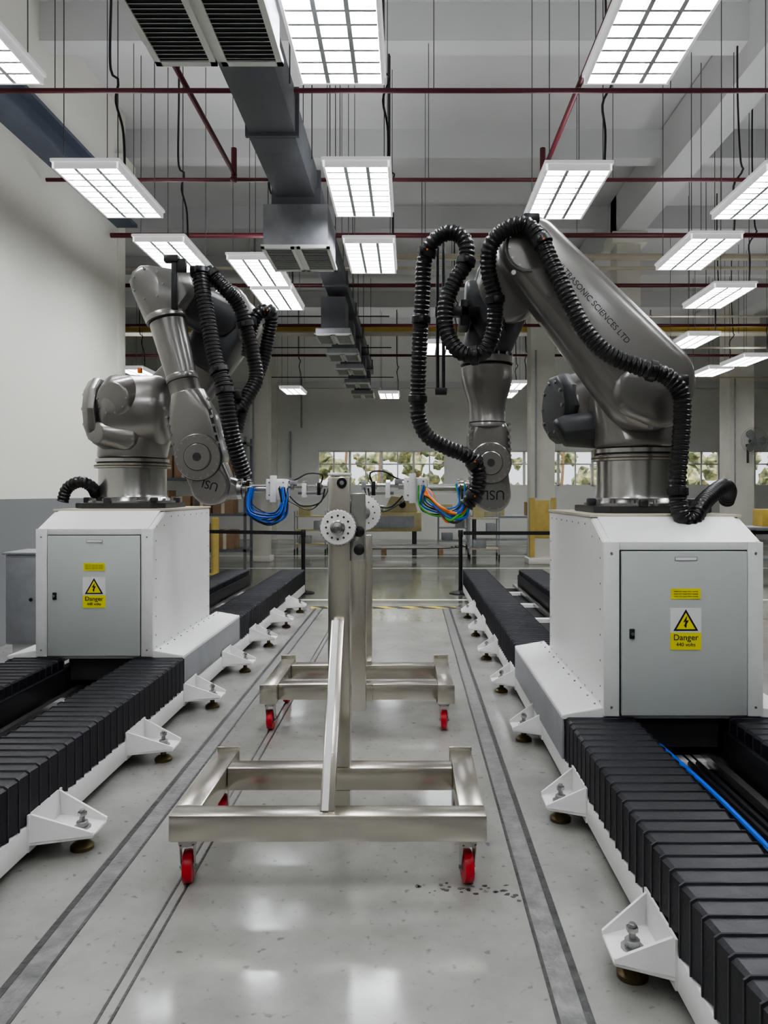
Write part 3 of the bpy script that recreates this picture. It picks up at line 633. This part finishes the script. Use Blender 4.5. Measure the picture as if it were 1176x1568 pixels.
b.cyl((-.3,3.384,1.545),(-.3,3.375,1.545),.022,'black',seg=20); b.cyl((-.3,3.379,1.545),(-.3,3.372,1.545),.010,'steel',seg=12)
dial(b,(-.315,3.37,1.35),.078)
for z in(1.33,1.25): b.lathe([(.012,0),(.024,.006),(.024,.03),(.012,.036)],(-.225,3.42,z),(0,-1,0),'black',18); b.cyl((-.264,3.41,z),(-.22,3.41,z),.008,'bolt',seg=8)
b.bb(-.264,-.20,3.40,3.47,1.2,1.5,'steel',.004)
b.done()
b=B('steel_inspection_trolley',(-.31,4.85,0))
beam(-.935,-.835,4.80,5.60); beam(.175,.275,4.80,5.60); beam(-.834,.174,4.86,4.96); beam(-.834,.174,5.40,5.50)
for x in(-.935,.175):
    b.bb(x-.003,x+.103,4.79,4.80,.185,.305,'stain',.002); b.bb(x-.003,x+.103,5.60,5.61,.185,.32,'stain',.002)
b.bb(-.372,-.274,4.74,4.83,.156,1.46,'stain',.006); b.bb(-.41,-.235,4.83,4.86,.19,.30,'stain',.004)
b.bb(-.372,-.274,5.505,5.60,.2,1.2,'stain',.006)
for x,y in((-.885,4.87),(.215,4.87),(-.885,5.5),(.215,5.5)): caster(b,x,y,.192,-.1)
dial(b,(-.29,4.73,1.38),.11)
b.bb(-.36,-.28,4.75,4.95,1.46,1.5,'steel',.004)
b.done()
# ------------------------------------------------------------------ barriers and background items
def stanchion(x,y,targets):
    b=B('belt_barrier_post',(x,y,0))
    b.lathe([(.17,0),(.17,.012),(.12,.03),(.035,.045),(.035,.06)],(x,y,0),(0,0,1),'black',32)
    b.lathe([(.03,0),(.03,.80),(.036,.81),(.036,.90),(.03,.91)],(x,y,.04),(0,0,1),'black',20)
    for tx,ty in targets:
        d=V((tx-x,ty-y,0)); L=d.length; d.normalize(); c=V(((x+tx)/2,(y+ty)/2,.90))
        b.box(c,(L-.08,.004,.055),'black',rot=Matrix.Rotation(math.atan2(d.y,d.x),4,'Z'))
    b.done()
stanchion(-1.6,11.52,[(-3.85,12.2)]); stanchion(-3.85,12.2,[]); stanchion(.755,11.52,[(3.2,11.52)]); stanchion(3.2,11.52,[(6.2,11.8)]); stanchion(6.2,11.8,[])
b=B('wall_switch_cabinet',(-3.3,6.6,0)); b.bb(-3.42,-3.14,6.5,6.9,.22,.98,'galv',.01); b.bb(-3.44,-3.12,6.48,6.92,.98,1.0,'galv',.004); b.bb(-3.39,-3.17,6.55,6.85,0,.22,'white',.006)
b.bb(-3.40,-3.16,6.492,6.5,.25,.95,'galv',.002); b.cyl((-3.2,6.485,.6),(-3.2,6.5,.6),.015,'black',seg=10); b.done()
b=B('storage_shelf',(-4.1,15,0))
for x in(-5.2,-4.2,-3.25):
    for y in(15.0,15.6): b.bb(x,x+.05,y,y+.05,0,2.6,'duct')
for z in(.35,1.05,1.75,2.45): b.bb(-5.2,-3.2,15.0,15.65,z,z+.05,'duct')
r=random.Random(2)
for z in(.4,1.1,1.8):
    x=-5.1
    while x<-3.6:
        w=r.uniform(.28,.45); hh=r.uniform(.3,.55); b.bb(x,x+w,15.05,15.5,z,z+hh,'card',.005); b.bb(x+w*.42,x+w*.58,15.045,15.5,z,z+hh+.002,'beige'); x+=w+.04
b.done()
b=B('workshop_machine',(-.6,20,0))
b.bb(-1.5,.3,20,20.8,.5,1.0,'machine',.03); b.prism([(-.7,1.0),(.2,1.0),(.1,1.35),(-.5,1.42)],'y',20.05,20.7,'machine',.02); b.bb(-1.5,-1.1,20.0,20.7,1.0,1.3,'machine',.02)
for x in(-1.4,.05): 
    for y in(20.05,20.6): b.bb(x,x+.12,y,y+.12,0,.5,'robotd')
b.bb(-1.3,.1,19.97,20.0,.6,.9,'galv'); b.cyl((-.2,19.9,1.2),(-.2,20.1,1.2),.09,'dark',seg=16); b.cyl((-1.0,20.2,1.1),(-.7,20.2,1.1),.08,'steel',seg=16)
b.done()
b=B('metal_pipe_bundle',(0,19,0))
for k in range(9): b.cyl((-1.0+.03*k,18.7+.07*k,.16+.03*(k%2)),(1.0+.05*k,18.9+.07*k,.16+.03*(k%2)),.03,'steel',seg=10)
for x in(-.7,.7): b.bb(x,x+.1,18.6,19.5,0,.13,'card')
b.done()
def cart(x,y,w,mm):
    b=B('equipment_cart',(x,y,0))
    for z in(.2,.55,.9): b.bb(x,x+w,y,y+.5,z,z+.03,mm,.004)
    for xx in(x,x+w-.03):
        for yy in(y,y+.47): b.bb(xx,xx+.03,yy,yy+.03,.1,1.05,'galv'); b.lathe([(.05,-.015),(.05,.015)],(xx+.015,yy+.015,.05),(1,0,0),'black',16)
    b.bb(x+.1,x+w*.5,y+.1,y+.4,.93,1.2,'machine',.01); b.bb(x+w*.6,x+w-.08,y+.1,y+.4,.58,.8,'galv',.005); b.bb(x+.1,x+.4,y+.1,y+.4,.23,.42,'galv',.005)
    b.done()
cart(-2.9,19.2,.8,'machine'); cart(.75,20.6,.8,'galv'); cart(1.35,17.6,.7,'beige')
b=B('work_table',(2.6,21,0))
b.bb(1.7,4.6,21,21.8,.82,.88,'galv',.01); b.bb(1.8,4.5,21.1,21.7,.2,.24,'galv')
for x in(1.75,4.5):
    for y in(21.05,21.7): b.bb(x,x+.06,y,y+.06,0,.82,'wirem')
b.bb(2.0,2.6,21.2,21.6,.88,1.15,'machine',.01); b.bb(3.2,3.6,21.2,21.6,.88,1.25,'card'); b.done()
b=B('work_table',(7.2,14,0))
b.bb(6.2,8.2,14,14.8,.82,.88,'galv',.01)
for x in(6.25,8.1):
    for y in(14.05,14.7): b.bb(x,x+.06,y,y+.06,0,.82,'wirem')
b.bb(6.5,7.1,14.2,14.6,.88,1.2,'craney',.01); b.bb(6.3,8.1,14.1,14.7,.25,.3,'galv'); b.done()
# wall fan
b=B('wall_fan',(8.6,19.7,2.8)); c=V((8.75,19.55,2.83))
for k in range(9):
    rr=.06+.035*k; n=28
    pts=[c+V((rr*math.cos(2*math.pi*i/n),-.06*(1-(rr/.36)**2),rr*math.sin(2*math.pi*i/n))) for i in range(n+1)]; b.tube(pts,.004,'wirem',seg=5,step=.04)
for k in range(3):
    a=k*2.094; b.hull([(c+V((.2*math.cos(a),.0,.2*math.sin(a))),(.3*math.sin(a),1,0.2),.11,.006,.003),(c,(0,1,0),.04,.02,.01)],'galv',seg=16)
b.cyl(c,c+V((0,.2,0)),.07,'wirem'); b.box(c+V((0,.28,-.1)),(.08,.3,.08),'wirem',.01); b.cyl(c+V((0,.38,-.1)),c+V((0,.38,-.55)),.03,'wirem'); b.done()
# ------------------------------------------------------------------ world and camera
w=bpy.data.worlds.new('sky'); scene.world=w; w.use_nodes=True; nt=w.node_tree; bg=nt.nodes['Background']
bg.inputs[0].default_value=(0.92,0.95,1.0,1); bg.inputs[1].default_value=1.1
sun=bpy.data.lights.new('sun','SUN'); sun.energy=2.5; sun.angle=.02; so=bpy.data.objects.new('sun',sun); so.rotation_euler=(math.radians(48),0,math.radians(0)); so.location=(0,40,20); scene.collection.objects.link(so)
cam=bpy.data.cameras.new('camera'); co=bpy.data.objects.new('camera',cam); scene.collection.objects.link(co); scene.camera=co
co.location=(0,0,H); co.rotation_euler=(math.pi/2,0,0)
cam.sensor_fit='HORIZONTAL'; cam.sensor_width=36; cam.lens=36*F/1176; cam.shift_x=-40/1176; cam.shift_y=-29/1176; cam.clip_end=200
scene.view_settings.view_transform='AgX'; scene.view_settings.look='AgX - Medium High Contrast'; scene.view_settings.exposure=0.15
